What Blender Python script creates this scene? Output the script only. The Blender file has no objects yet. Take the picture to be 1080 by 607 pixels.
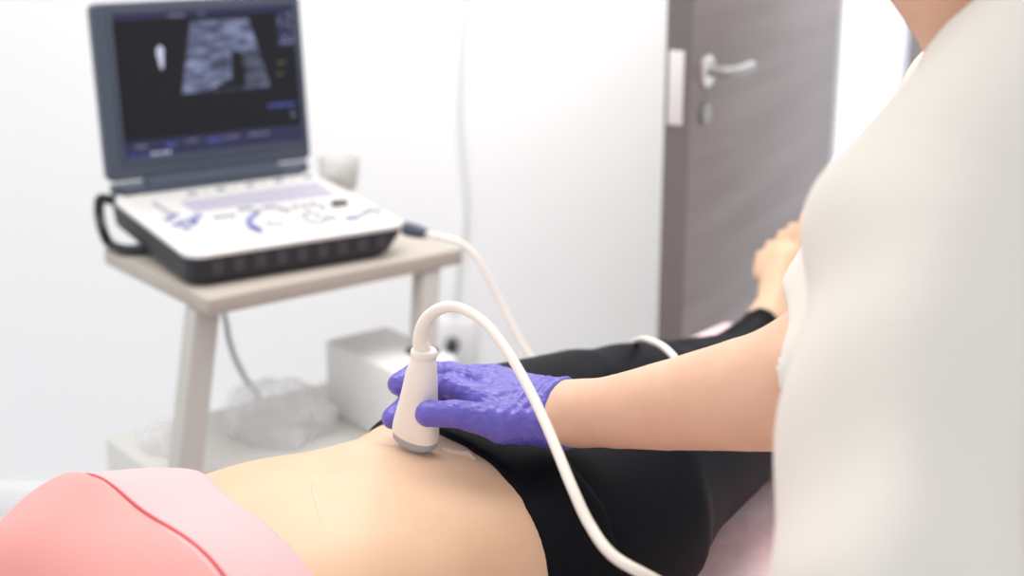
import bpy, bmesh, math, random
import numpy as np
from mathutils import Vector, Matrix
random.seed(7)
sc = bpy.context.scene
COL = sc.collection
R = math.radians

# ------------------------------------------------------------------ camera
PITCH = R(16.5); FPX = 1500.0; CAM = np.array([0, 0, 1.45])
def ray(px, py):
    u = (px-540)/FPX; v = (303.5-py)/FPX
    return np.array([u, math.cos(PITCH)+v*math.sin(PITCH), -math.sin(PITCH)+v*math.cos(PITCH)])
def W(px, py, t): return CAM+ray(px, py)*t          # point seen at a pixel, t metres along the view axis
def Wz(px, py, z):
    q = ray(px, py); return CAM+q*((z-CAM[2])/q[2])
def Wp(px, py, p0, n):
    q = ray(px, py); n = np.array(n, float); return CAM+q*(np.dot(np.array(p0)-CAM, n)/np.dot(q, n))
cam = bpy.data.cameras.new('camera'); cam.lens = FPX/1080*36; cam.sensor_width = 36; cam.clip_start = .02
camo = bpy.data.objects.new('camera', cam); COL.objects.link(camo)
camo.location = CAM; camo.rotation_euler = (math.pi/2-PITCH, 0, 0); sc.camera = camo
cam.dof.use_dof = True; cam.dof.focus_distance = 1.27; cam.dof.aperture_fstop = 3.1

# ------------------------------------------------------------------ materials
def mat(name, col, rough=.5, spec=.5, metal=0., noise=None, bump=None, sss=0., coat=0., alpha=1., trans=0., emit=None, sheen=0., stretch=(1, 1, 1)):
    m = bpy.data.materials.new(name); m.use_nodes = True
    nt = m.node_tree; b = nt.nodes['Principled BSDF']; L = nt.links
    b.inputs['Base Color'].default_value = (*col, 1); b.inputs['Roughness'].default_value = rough
    b.inputs['Specular IOR Level'].default_value = spec; b.inputs['Metallic'].default_value = metal
    b.inputs['Coat Weight'].default_value = coat; b.inputs['Alpha'].default_value = alpha
    b.inputs['Transmission Weight'].default_value = trans; b.inputs['Sheen Weight'].default_value = sheen
    if sss:
        b.inputs['Subsurface Weight'].default_value = sss; b.inputs['Subsurface Radius'].default_value = (1, .35, .18)
        b.inputs['Subsurface Scale'].default_value = .012
    if emit:
        b.inputs['Emission Color'].default_value = (*emit[0], 1); b.inputs['Emission Strength'].default_value = emit[1]
    if noise or bump:
        tc = nt.nodes.new('ShaderNodeTexCoord'); mp = nt.nodes.new('ShaderNodeMapping')
        mp.inputs['Scale'].default_value = stretch; L.new(tc.outputs['Object'], mp.inputs['Vector'])
    if noise:                                          # (other colour, scale, detail)
        n = nt.nodes.new('ShaderNodeTexNoise'); n.inputs['Scale'].default_value = noise[1]; n.inputs['Detail'].default_value = noise[2]
        L.new(mp.outputs[0], n.inputs['Vector'])
        r = nt.nodes.new('ShaderNodeValToRGB'); r.color_ramp.elements[0].color = (*noise[0], 1); r.color_ramp.elements[1].color = (*col, 1)
        r.color_ramp.elements[0].position = .35; r.color_ramp.elements[1].position = .65
        L.new(n.outputs['Fac'], r.inputs['Fac']); L.new(r.outputs['Color'], b.inputs['Base Color'])
    if bump:                                           # (scale, strength, distance)
        n = nt.nodes.new('ShaderNodeTexNoise'); n.inputs['Scale'].default_value = bump[0]; n.inputs['Detail'].default_value = 4
        L.new(mp.outputs[0], n.inputs['Vector'])
        bp = nt.nodes.new('ShaderNodeBump'); bp.inputs['Strength'].default_value = bump[1]; bp.inputs['Distance'].default_value = bump[2]
        L.new(n.outputs['Fac'], bp.inputs['Height']); L.new(bp.outputs['Normal'], b.inputs['Normal'])
    return m
M = {}
M['wall'] = mat('white_wall_paint', (.87, .87, .875), .7, .2)
M['corridor'] = mat('corridor_paint', (.84, .85, .90), .6, .3)
M['floor'] = mat('pale_grey_vinyl', (.66, .665, .68), .4, .4, noise=((.62, .63, .65), 6, 3))
M['door'] = mat('grey_brown_wood', (.25, .20, .187), .42, .5, noise=((.19, .15, .137), 3.2, 5), stretch=(.5, 1, 6))
M['door_edge'] = mat('door_edge_laminate', (.165, .143, .136), .5)
M['steel'] = mat('brushed_steel', (.75, .73, .71), .35, .5, .8)
M['dark_steel'] = mat('dull_grey_steel', (.36, .345, .33), .5, .4, .6)
M['plate'] = mat('pale_metal_plate', (.80, .76, .74), .4, .5, .2)
M['cart'] = mat('beige_laminate', (.49, .435, .38), .45, .4, noise=((.45, .395, .34), 9, 4), stretch=(.3, 4, 1))
M['cart_edge'] = mat('cart_grey_body', (.52, .495, .46), .5, .4)
M['cabinet'] = mat('pale_grey_cabinet', (.66, .645, .61), .5, .4)
M['white_box'] = mat('white_plastic', (.80, .79, .77), .45)
M['black'] = mat('black_plastic', (.016, .016, .020), .45, .4)
M['vent'] = mat('vent_plastic', (.055, .055, .065), .5, .3)
M['shell'] = mat('charcoal_shell_plastic', (.026, .025, .031), .5, .35)
M['slate'] = mat('slate_bezel_plastic', (.060, .073, .105), .45, .4)
M['panel'] = mat('white_panel_plastic', (.68, .665, .645), .4)
M['keys'] = mat('lavender_key_field', (.46, .44, .52), .5)
M['key_grey'] = mat('grey_key_plastic', (.30, .30, .37), .5)
M['key_white'] = mat('white_key_plastic', (.62, .61, .62), .45)
M['key_blue'] = mat('blue_key_plastic', (.20, .22, .46), .45)
M['skin_p'] = mat('warm_light_skin', (.77, .515, .345), .42, .4, sss=.25, noise=((.73, .475, .31), 14, 3), bump=(260, .06, .0008))
M['skin_s'] = mat('pinkish_skin', (.76, .475, .335), .5, .35, sss=.25, noise=((.72, .435, .30), 20, 3), bump=(300, .12, .0008))
M['leggings'] = mat('black_stretch_jersey', (.0045, .0050, .0075), .6, .09, sheen=.0, bump=(500, .08, .0006))
M['shirt'] = mat('salmon_pink_cotton', (.78, .34, .315), .85, .12, sheen=.1, bump=(420, .12, .0008))
M['edge_shade'] = mat('painted_edge_shade', (.62, .13, .13), .8, .1)  # dark red for the shadow painted under the shirt edge
M['hem'] = mat('pale_pink_cotton', (.80, .465, .47), .85, .12, sheen=.1, bump=(420, .12, .0008))
M['coat'] = mat('off_white_cotton', (.74, .69, .625), .85, .15, sheen=.0, bump=(350, .1, .0008))
M['trousers'] = mat('white_trouser_cotton', (.72, .70, .68), .85, .15)
M['hair'] = mat('dark_brown_hair', (.05, .028, .018), .5, .4, bump=(60, .5, .004), stretch=(1, 1, .12))
M['eye'] = mat('eye_white', (.75, .73, .70), .2); M['iris'] = mat('brown_iris', (.06, .03, .015), .2)
M['lip'] = mat('lip_skin', (.50, .17, .15), .45)
M['probe'] = mat('ivory_probe_plastic', (.83, .755, .69), .35, .45)
M['lens'] = mat('grey_rubber_lens', (.36, .38, .44), .4)
M['cable'] = mat('ivory_cable_jacket', (.82, .755, .68), .45, .4)
M['grey_cable'] = mat('grey_cable_jacket', (.40, .41, .43), .5)
M['white_cable'] = mat('light_grey_cable_jacket', (.74, .74, .75), .5)
M['sheet'] = mat('pale_pink_bed_sheet', (.90, .58, .60), .8, .2, noise=((.93, .72, .74), 11, 4), bump=(30, .5, .008))
M['vinyl'] = mat('white_vinyl_padding', (.74, .70, .70), .4)
M['gel'] = mat('clear_gel', (.95, .88, .80), .06, .8, alpha=.22)
M['bag'] = mat('thin_clear_plastic_film', (.90, .90, .91), .2, .6, alpha=.30, bump=(18, .7, .010))
M['socket'] = mat('socket_white', (.80, .80, .80), .35)

# ------------------------------------------------------------------ object helpers
def empty(name, loc, label, cat, group=None, rot=None):
    o = bpy.data.objects.new(name, None); COL.objects.link(o); o.empty_display_size = .05
    if rot is None: o.location = loc
    else: o.matrix_world = Matrix.Translation(Vector(loc)) @ rot.to_4x4()
    o['label'] = label; o['category'] = cat
    if group: o['group'] = group
    return o
def tag(o, label, cat, group=None, kind=None):
    o['label'] = label; o['category'] = cat
    if group: o['group'] = group
    if kind: o['kind'] = kind
    return o
def mesh(name, verts, faces, m, parent=None, smooth=True, label=None):
    me = bpy.data.meshes.new(name); me.from_pydata([tuple(map(float, v)) for v in verts], [], [tuple(map(int, f)) for f in faces])
    for x in (m if isinstance(m, (list, tuple)) else [m]): me.materials.append(x)
    if smooth: me.polygons.foreach_set('use_smooth', [True]*len(me.polygons))
    me.update()
    o = bpy.data.objects.new(name, me); COL.objects.link(o); o.parent = parent
    if label: o['label'] = label
    return o
def bobj(name, bm, m, parent=None, smooth=True, label=None, angle=35):
    me = bpy.data.meshes.new(name); bmesh.ops.recalc_face_normals(bm, faces=bm.faces[:])
    bm.to_mesh(me); bm.free()
    for x in (m if isinstance(m, (list, tuple)) else [m]): me.materials.append(x)
    if smooth:
        me.polygons.foreach_set('use_smooth', [True]*len(me.polygons)); me.set_sharp_from_angle(angle=R(angle))
    o = bpy.data.objects.new(name, me); COL.objects.link(o); o.parent = parent
    if label: o['label'] = label
    return o
def add_box(bm, lo, hi, bev=0., mtx=None, seg=2):
    g = bmesh.ops.create_cube(bm, size=1)['verts']
    lo = Vector(lo); hi = Vector(hi)
    for v in g: v.co = Vector([lo[i]+(v.co[i]+.5)*(hi[i]-lo[i]) for i in range(3)])
    if bev:
        es = list({e for v in g for e in v.link_edges})
        r = bmesh.ops.bevel(bm, geom=es, offset=bev, segments=seg, affect='EDGES', profile=.5)
        g = list({v for f in r['faces'] for v in f.verts} | {v for v in g if v.is_valid})
    if mtx is not None:
        for v in g: v.co = mtx @ v.co
    return g
def box(name, lo, hi, m, parent=None, bev=.003, label=None, mtx=None):
    bm = bmesh.new(); add_box(bm, lo, hi, bev, mtx); return bobj(name, bm, m, parent, True, label)
def loft(bm, loops, cap=True):
    rows = [[bm.verts.new(p) for p in lp] for lp in loops]
    n = len(rows[0])
    for a, b in zip(rows, rows[1:]):
        for i in range(n): bm.faces.new((a[i], a[(i+1) % n], b[(i+1) % n], b[i]))
    if cap: bm.faces.new(rows[0][::-1]); bm.faces.new(rows[-1])
    return rows
def lathe(bm, prof, seg=24, mtx=None):
    loops = [[(r*math.cos(2*math.pi*i/seg), r*math.sin(2*math.pi*i/seg), z) for i in range(seg)] for r, z in prof]
    if mtx is not None: loops = [[mtx @ Vector(p) for p in lp] for lp in loops]
    return loft(bm, loops)
def smooth_path(pts, n=8):
    P = [np.array(p, float) for p in pts]; P = [2*P[0]-P[1]]+P+[2*P[-1]-P[-2]]; out = []
    for i in range(1, len(P)-2):
        for k in range(n):
            t = k/n
            out.append(.5*((2*P[i])+(-P[i-1]+P[i+1])*t+(2*P[i-1]-5*P[i]+4*P[i+1]-P[i+2])*t*t+(-P[i-1]+3*P[i]-3*P[i+1]+P[i+2])*t**3))
    out.append(P[-2]); return out
def tube(bm, pts, rad, seg=12):
    pts = [Vector(p) for p in pts]; n = len(pts)
    rad = rad if hasattr(rad, '__len__') else [rad]*n
    loops = []; up = None
    for i in range(n):
        d = (pts[min(i+1, n-1)]-pts[max(i-1, 0)]).normalized()
        if up is None: up = d.orthogonal().normalized()
        up = (up-d*up.dot(d)).normalized(); sd = d.cross(up)
        loops.append([pts[i]+(up*math.cos(2*math.pi*k/seg)+sd*math.sin(2*math.pi*k/seg))*rad[i] for k in range(seg)])
    loft(bm, loops)
def tubeobj(name, pts, rad, m, parent=None, seg=12, label=None, n=8):
    bm = bmesh.new(); p = smooth_path(pts, n)
    if hasattr(rad, '__len__'): rad = np.interp(np.linspace(0, len(pts)-1, len(p)), range(len(pts)), rad)
    tube(bm, p, rad, seg); return bobj(name, bm, m, parent, label=label)
def rrect(w0, w1, d0, d1, r, z, seg=6):
    out = []
    for cx, cy, a0 in ((w1-r, d1-r, 0), (w0+r, d1-r, 90), (w0+r, d0+r, 180), (w1-r, d0+r, 270)):
        for k in range(seg+1):
            a = R(a0+90*k/seg); out.append((cx+r*math.cos(a), cy+r*math.sin(a), z))
    return out

# ------------------------------------------------------------------ implicit surfaces (organic bodies and cloth)
class Field:
    def __init__(s, lo, hi, res):
        s.lo = np.array(lo, float); s.res = res
        s.n = np.ceil((np.array(hi)-s.lo)/res).astype(int)+1
        s.ax = [(s.lo[i]+res*np.arange(s.n[i])).astype(np.float32) for i in range(3)]
        s.F = np.full(tuple(s.n), .2, np.float32)
    def copy(s):
        g = object.__new__(Field); g.lo = s.lo; g.res = s.res; g.n = s.n; g.ax = s.ax; g.F = s.F.copy(); return g
    def sub(s, lo, hi):
        i0 = np.clip(np.floor((np.array(lo)-s.lo)/s.res).astype(int), 0, s.n); i1 = np.clip(np.ceil((np.array(hi)-s.lo)/s.res).astype(int)+1, 0, s.n)
        sl = tuple(slice(a, b) for a, b in zip(i0, i1))
        X = s.ax[0][sl[0]][:, None, None]; Y = s.ax[1][sl[1]][None, :, None]; Z = s.ax[2][sl[2]][None, None, :]
        return sl, X, Y, Z
    def put(s, lo, hi, fn, k=.01, mode='u'):
        sl, X, Y, Z = s.sub(np.array(lo)-.05, np.array(hi)+.05)
        A = s.F[sl]
        if A.size == 0: return
        B = np.broadcast_to(fn(X, Y, Z), A.shape)
        if mode == 'u':
            h = np.maximum(k-np.abs(A-B), 0)/max(k, 1e-6); s.F[sl] = np.minimum(A, B)-h*h*k*.25
        elif mode == 's':
            h = np.maximum(k-np.abs(A+B), 0)/max(k, 1e-6); s.F[sl] = np.maximum(A, -B)+h*h*k*.25
    def cap(s, a, b, ra, rb=None, k=.01, mode='u'):
        rb = ra if rb is None else rb; a = np.array(a, float); b = np.array(b, float); ab = b-a; L = max(float(ab@ab), 1e-9); m = max(ra, rb)
        def fn(X, Y, Z):
            px, py, pz = X-a[0], Y-a[1], Z-a[2]
            h = np.clip((px*ab[0]+py*ab[1]+pz*ab[2])/L, 0, 1)
            return np.sqrt((px-h*ab[0])**2+(py-h*ab[1])**2+(pz-h*ab[2])**2)-(ra+(rb-ra)*h)
        s.put(np.minimum(a, b)-m, np.maximum(a, b)+m, fn, k, mode)
    def chain(s, pts, rad, k=.01):
        pts = [np.array(p, float) for p in pts]; m = max(rad)
        def fn(X, Y, Z):
            best = None
            for a, b, ra, rb in zip(pts, pts[1:], rad, rad[1:]):
                ab = b-a; px, py, pz = X-a[0], Y-a[1], Z-a[2]
                h = np.clip((px*ab[0]+py*ab[1]+pz*ab[2])/max(float(ab@ab), 1e-9), 0, 1)
                d = np.sqrt((px-h*ab[0])**2+(py-h*ab[1])**2+(pz-h*ab[2])**2)-(ra+(rb-ra)*h)
                if best is None: best = d
                else:
                    q = np.maximum(.004-np.abs(best-d), 0)/.004; best = np.minimum(best, d)-q*q*.0003
            return best
        s.put(np.min(pts, 0)-m, np.max(pts, 0)+m, fn, k)
    def ell(s, c, r, k=.01, rot=None, mode='u'):
        c = np.array(c, float); r = np.array(r, float); Q = np.eye(3) if rot is None else np.array(rot)      # rows: local axes
        def fn(X, Y, Z):
            px, py, pz = X-c[0], Y-c[1], Z-c[2]
            q = [(Q[i][0]*px+Q[i][1]*py+Q[i][2]*pz) for i in range(3)]
            k0 = np.sqrt(sum((q[i]/r[i])**2 for i in range(3))); k1 = np.sqrt(sum((q[i]/r[i]**2)**2 for i in range(3)))
            return k0*(k0-1)/np.maximum(k1, 1e-6)
        s.put(c-r.max(), c+r.max(), fn, k, mode)
    def clip(s, fn, k=.004):                           # keep where fn<0
        X, Y, Z = s.ax[0][:, None, None], s.ax[1][None, :, None], s.ax[2][None, None, :]
        B = np.broadcast_to(fn(X, Y, Z), s.F.shape).astype(np.float32)
        h = np.maximum(k-np.abs(s.F-B), 0)/k; s.F = np.maximum(s.F, B)+h*h*k*.25
        return s
    def displace(s, fn):
        X, Y, Z = s.ax[0][:, None, None], s.ax[1][None, :, None], s.ax[2][None, None, :]
        s.F = (s.F+fn(X, Y, Z)).astype(np.float32); return s
    def mesh(s):
        F = s.F; I = F < 0; n = np.array(F.shape)
        c = np.zeros(tuple(n-1), np.int8)
        offs = [(i, j, k) for i in (0, 1) for j in (0, 1) for k in (0, 1)]
        for o in offs: c += I[o[0]:n[0]-1+o[0], o[1]:n[1]-1+o[1], o[2]:n[2]-1+o[2]]
        idx = np.argwhere((c > 0) & (c < 8))
        vals = {o: F[idx[:, 0]+o[0], idx[:, 1]+o[1], idx[:, 2]+o[2]] for o in offs}
        acc = np.zeros((len(idx), 3)); cnt = np.zeros(len(idx))
        for o in offs:
            for d in range(3):
                if o[d]: continue
                p = list(o); p[d] = 1; a = vals[o]; b = vals[tuple(p)]; x = (a < 0) != (b < 0)
                t = np.where(x, a/np.where(x, a-b, 1), 0)
                q = np.tile(np.array(o, float), (len(idx), 1)); q[:, d] += t
                acc += q*x[:, None]; cnt += x
        V = s.lo+s.res*(idx+acc/cnt[:, None])
        ids = np.full(tuple(n-1), -1, np.int64); ids[idx[:, 0], idx[:, 1], idx[:, 2]] = np.arange(len(idx))
        Q = []
        for d in range(3):
            e, f = (d+1) % 3, (d+2) % 3
            A = np.take(I, range(0, n[d]-1), d); B = np.take(I, range(1, n[d]), d)
            w = np.argwhere(A != B); w = w[(w[:, e] > 0) & (w[:, f] > 0) & (w[:, e] < n[e]-1) & (w[:, f] < n[f]-1)]
            fl = A[w[:, 0], w[:, 1], w[:, 2]]
            def cell(de, df):
                q = w.copy(); q[:, e] -= de; q[:, f] -= df; return ids[q[:, 0], q[:, 1], q[:, 2]]
            q4 = np.stack([cell(1, 1), cell(0, 1), cell(0, 0), cell(1, 0)], 1)
            q4[~fl] = q4[~fl][:, ::-1]; Q.append(q4)
        return V, np.concatenate(Q)
def fobj(name, fld, m, parent, label=None, relax=1):
    V, Q = fld.mesh()
    for _ in range(relax):
        S = np.zeros_like(V); N = np.zeros(len(V))
        for i in range(4):
            a, b = Q[:, i], Q[:, (i+1) % 4]
            np.add.at(S, a, V[b]); np.add.at(N, a, 1); np.add.at(S, b, V[a]); np.add.at(N, b, 1)
        V = .5*V+.5*S/np.maximum(N, 1)[:, None]
    me = bpy.data.meshes.new(name); me.vertices.add(len(V)); me.vertices.foreach_set('co', V.ravel().astype(np.float32))
    me.loops.add(Q.size); me.loops.foreach_set('vertex_index', Q.ravel().astype(np.int32))
    me.polygons.add(len(Q)); me.polygons.foreach_set('loop_start', np.arange(0, Q.size, 4, dtype=np.int32))
    me.materials.append(m); me.update(calc_edges=True); me.validate()
    me.polygons.foreach_set('use_smooth', [True]*len(me.polygons))
    o = bpy.data.objects.new(name, me); COL.objects.link(o); o.parent = parent
    if label: o['label'] = label
    return o, V

# ================================================================== THE ROOM
WY = 3.05
def structure(o): o['kind'] = 'structure'; return o
structure(box('floor', (-3.2, -1.6, -.05), (3.2, 6.0, 0), M['floor'], bev=0))
hinge = Wp(886, 90, (0, WY, 0), (0, 1, 0))[:2]
bm = bmesh.new()
for lo, hi in (((-3.2, WY, 0), (hinge[0]-.0, WY+.12, 2.7)), ((hinge[0]+.95, WY, 0), (3.2, WY+.12, 2.7)), ((hinge[0], WY, 2.08), (hinge[0]+.95, WY+.12, 2.7))):
    add_box(bm, lo, hi)
structure(bobj('wall_back', bm, M['wall'], smooth=False))
structure(box('wall_corridor', (-3.2, 4.45, 0), (3.2, 4.55, 2.7), M['corridor'], bev=0))
structure(box('baseboard_back', (-3.1, WY-.014, 0), (hinge[0]-.01, WY, .07), M['wall'], bev=.003))
fx = Wp(961, 70, (0, 4.43, 0), (0, 1, 0))[0]-.012
bm = bmesh.new(); add_box(bm, (fx, 4.41, 0), (fx+.09, 4.45, 2.1), .004); add_box(bm, (fx+.9, 4.41, 0), (fx+.99, 4.45, 2.1), .004); add_box(bm, (fx, 4.41, 2.1), (fx+.99, 4.45, 2.19), .004)
structure(bobj('trim_1', bm, M['door_edge']))
# open door leaf
near = W(729, 90, 2.29)[:2]; dv = np.array(hinge)-near; DL = float(np.linalg.norm(dv)); ang = math.atan2(dv[1], dv[0])
door = bpy.data.objects.new('door_1', None); COL.objects.link(door); door.location = (near[0], near[1], 0); door.rotation_euler = (0, 0, ang); door['kind'] = 'structure'
box('leaf_panel', (.001, 0.001, .01), (DL-.03, .044, 2.06), M['door'], door, .001)
box('edge_strip', (-.0005, 0.0, .0101), (.0012, .045, 2.0599), M['door_edge'], door, 0)
hz = W(740, 78, 2.3)[2]
box('latch_plate', (-.0035, .0125, hz-.082), (.0, .0385, hz+.038), M['plate'], door, .001)
bm = bmesh.new()
lathe(bm, [(.0, 0), (.026, 0), (.026, .007), (.022, .010), (0, .010)], 28, Matrix.Translation((.06, 0.0, hz)) @ Matrix.Rotation(R(90), 4, 'X'))
hd = bobj('handle', bm, M['steel'], door)
bm = bmesh.new(); tube(bm, smooth_path([(.06, -.005, hz), (.06, -.035, hz), (.066, -.047, hz), (.085, -.050, hz), (.115, -.050, hz), (.150, -.048, hz)], 5), .0095, 14)
bobj('lever', bm, M['dark_steel'], hd)
bm = bmesh.new()
lathe(bm, [(.0, 0), (.018, 0), (.018, .007), (0, .008)], 24, Matrix.Translation((.06, 0.0, hz-.07)) @ Matrix.Rotation(R(90), 4, 'X'))
bobj('key_escutcheon', bm, M['dark_steel'], door)
for z in (.25, 1.8):
    bm = bmesh.new(); lathe(bm, [(0, 0), (.008, 0), (.008, .09), (0, .09)], 14, Matrix.Translation((DL-.02, .022, z))); bobj('hinge', bm, M['steel'], door)

# wall cord, wall socket
pts = [Wp(x, y, (0, WY-.007, 0), (0, 1, 0)) for x, y in ((491, -60), (489, 0), (486, 50), (484, 110), (487, 165), (491, 205), (490, 240), (484, 272), (481, 310), (479.5, 330))]
tag(tubeobj('hanging_cord', pts, .0042, M['white_cable'], seg=10), 'light grey cord hanging slightly wavy down the white wall to the socket', 'cord')
s0 = Wp(477, 361, (0, WY, 0), (0, 1, 0))
so = empty('wall_socket', (s0[0], WY, s0[2]), 'white wall socket with a black plug low on the wall beside the cart', 'socket')
box('face_plate', (-.055, -.010, -.055), (.055, -.0005, .055), M['socket'], so, .003)
bm = bmesh.new(); lathe(bm, [(0, 0), (.016, 0), (.014, .03), (.008, .036), (0, .036)], 20, Matrix.Translation((0, -.010, 0)) @ Matrix.Rotation(R(90), 4, 'X'))
bobj('plug', bm, M['black'], so, label='black plug')

# ================================================================== CART
ZT = .86
A = Wz(219, 316, ZT)[:2]; B = Wz(488, 262, ZT)[:2]; C_ = Wz(102, 263, ZT)[:2]
ca = math.atan2(*(B-A)[::-1]); CW = float(np.linalg.norm(B-A)); CD = float(np.linalg.norm(C_-A))
cart = empty('equipment_cart', (A[0], A[1], 0), 'beige and grey cart holding up the ultrasound machine', 'cart', rot=Matrix.Rotation(ca, 3, 'Z'))
cinv = cart.matrix_world.inverted()
def CL(p): return np.array(cinv @ Vector(p))
box('tabletop', (0, 0, ZT-.026), (CW, CD, ZT), M['cart'], cart, .004)
ZS = .585
def post(top, bot, wx, wy):
    bm = bmesh.new()
    loft(bm, [[(c[0]-wx, c[1]-wy, c[2]), (c[0]+wx, c[1]-wy, c[2]), (c[0]+wx, c[1]+wy, c[2]), (c[0]-wx, c[1]+wy, c[2])] for c in (bot, top)])
    bmesh.ops.bevel(bm, geom=bm.edges[:], offset=.002, segments=2, affect='EDGES'); return bm
ta = CL(Wz(203, 324, ZT-.026)); ta[0] = .0205; ta[1] = .058; ta[2] = ZT-.026; ba = CL(Wz(195, 497, .60)); ba[2] = ZS
ba = ta+(ba-ta)*((ZS-ta[2])/(.60-ta[2])); ba[2] = ZS
bobj('leg', post(ta, ba, .0195, .019), M['cart_edge'], cart)
tb = CL(Wz(453, 283, ZT-.026)); bb = CL(Wz(446, 372, .71)); ZD = .71; tb[0] = min(tb[0], CW-.022); tb[1] = max(tb[1], .020); tb[2] = ZT-.026; bb[2] = ZD
bobj('leg', post(tb, bb, .017, .016), M['cart_edge'], cart)
for c, nm in ((bb, 'leg_foot'),):
    box(nm, (c[0]-.02, c[1]-.02, ZD), (c[0]+.02, c[1]+.02, ZD+.008), M['black'], cart, .002)
k = CL(Wz(342, 358, ZD)); kl = CL(Wz(148, 451, ZS))
bx0 = k[0]; bx1 = bb[0]+.035; by0 = min(-.05, bb[1]-.05); by1 = k[1]
sx0 = min(kl[0], ba[0]-.02); sy1 = kl[1]
box('lower_cabinet', (sx0, -.03, .12), (bx1, sy1, ZS), M['cabinet'], cart, .006)
box('raised_drawer_unit', (bx0, by0, ZS), (bx1, by1, ZD), M['white_box'], cart, .006)
box('drawer_front', (bx0+.012, by0-.010, ZS+.012), (bx1-.012, by0-.0005, ZD-.016), M['white_box'], cart, .004)
for x in (sx0+.05, bx1-.05):
    for y in (.02, sy1-.05):
        bm = bmesh.new(); lathe(bm, [(0, -.014), (.03, -.014), (.034, -.008), (.034, .008), (.03, .014), (0, .014)], 24, Matrix.Translation((x, y, .035)) @ Matrix.Rotation(R(90), 4, 'X'))
        add_box(bm, (x-.012, y-.022, .05), (x+.012, y+.022, .12), .002); bobj('caster', bm, M['black'], cart)

# crumpled clear bags on the cart's lower cabinet
def bag(name, c, r, seed, label):
    rng = random.Random(seed); bm = bmesh.new(); bmesh.ops.create_icosphere(bm, subdivisions=5, radius=1)
    dirs = [(Vector((rng.uniform(-1, 1), rng.uniform(-1, 1), rng.uniform(-.6, .6))).normalized(), rng.uniform(3, 7), rng.uniform(0, 6)) for _ in range(9)]
    for v in bm.verts:
        n = v.co.normalized(); f = 1+sum(abs(math.sin(n.dot(d)*w+ph))-.6 for d, w, ph in dirs)*.06
        z = max(n.z*f*r[2], -r[2]*.35)
        v.co = Vector((n.x*f*r[0], n.y*f*r[1], z+r[2]*.35))
    o = bobj(name, bm, M['bag'], angle=80); o.matrix_world = cart.matrix_world @ Matrix.Translation(c)
    return tag(o, label, 'plastic bag', 'crumpled clear bags on the cart')
bag('plastic_bag', (sx0+.062, .165, ZS+.002), (.040, .05, .026), 3, 'small crumpled clear plastic bag beside the left leg of the cart')
bag('plastic_bag', (bx0-.097, .118, ZS+.002), (.080, .095, .054), 5, 'larger heap of crumpled clear plastic bag beside the white drawer unit')

# ================================================================== ULTRASOUND MACHINE
HP = .052
FL = Wz(199, 270, ZT+HP); FR = Wz(430, 235, ZT+HP); e1 = (FR-FL)/np.linalg.norm(FR-FL); MW = float(np.linalg.norm(FR-FL))
best = min(np.arange(.9, .99, .0005), key=lambda z: abs(np.dot(Wz(112, 204, z)-FL, e1)))
BL = Wz(112, 204, best); e2 = (BL-FL)/np.linalg.norm(BL-FL); MD = float(np.linalg.norm(BL-FL)); e3 = np.cross(e1, e2)
Rm = Matrix(((e1[0], e2[0], e3[0]), (e1[1], e2[1], e3[1]), (e1[2], e2[2], e3[2])))
mach = empty('ultrasound_machine', FL, 'portable laptop ultrasound machine open on the cart', 'ultrasound machine', rot=Rm)
minv = mach.matrix_world.inverted()
def ML(p): return np.array(minv @ Vector(p))
def PL(px, py, h=0.): q = ML(Wp(px, py, FL+e3*h, e3)); return q[0], q[1]
bm = bmesh.new()
loft(bm, [rrect(.008, MW-.03, .008, MD-.02, .03, -.050), rrect(.003, MW-.02, .003, MD-.008, .03, -.044), rrect(.002, MW-.003, .002, MD-.002, .026, -.020), rrect(.001, MW-.001, .001, MD-.001, .026, -.008)])
base = bobj('base_shell', bm, M['shell'], mach, label='black lower shell')
for i in range(9):
    x = .035+i*(MW-.09)/8; box('front_vent', (x, .0005, -.036), (x+.018, .004, -.014), M['vent'], base, .001)
bm = bmesh.new()
loft(bm, [rrect(0, MW, 0, MD, .027, -.008), rrect(-.001, MW+.001, -.001, MD+.001, .028, -.005), rrect(-.001, MW+.001, -.001, MD+.001, .028, -.002), rrect(.003, MW-.003, .003, MD-.003, .026, 0.)])
panel = bobj('control_panel', bm, M['panel'], mach, label='white control panel')
def poly(name, pix, h, m, parent, th=.0012):
    P = [PL(x, y, h) for x, y in pix]
    bm = bmesh.new(); loft(bm, [[(p[0], p[1], h-th) for p in P], [(p[0], p[1], h) for p in P]]); return bobj(name, bm, m, parent, False)
poly('keyboard_field', ((190, 213), (334, 192), (354, 205), (205, 223)), .0012, M['keys'], mach)
# qwerty keys as shallow pads in one field: three rows
kb = [np.array(PL(x, y)) for x, y in ((190, 213), (334, 192), (354, 205), (205, 223))]
for r_ in range(4):
    bm = bmesh.new()
    for c in range(13):
        u0, u1, v0, v1 = (c+.10)/13, (c+.90)/13, (r_+.12)/4, (r_+.88)/4
        q = [kb[0]*(1-u)*(1-v)+kb[1]*u*(1-v)+kb[2]*u*v+kb[3]*(1-u)*v for u, v in ((u0, v0), (u1, v0), (u1, v1), (u0, v1))]
        loft(bm, [[(p[0], p[1], .0012) for p in q], [(p[0], p[1], .0026) for p in q]])
    bobj('key_row', bm, M['keys'], mach, False)
def button(px, py, w, d, m, h=.004, rot=0.):
    a, b = PL(px, py); mt = Matrix.Translation((a, b, 0)) @ Matrix.Rotation(R(rot), 4, 'Z')
    box('button', (-w/2, -d/2, 0), (w/2, d/2, h), m, mach, .001, mtx=mt)
for i in range(9): button(203+i*15.2, 205-i*2.25, .017, .009, M['key_white' if i % 2 else 'key_grey'], .004)
for x, y in ((178, 232), (184, 228), (187, 238), (193, 235), (197, 241), (203, 232), (209, 229), (205, 236)): button(x, y, .013, .008, M['key_blue'])
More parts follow.
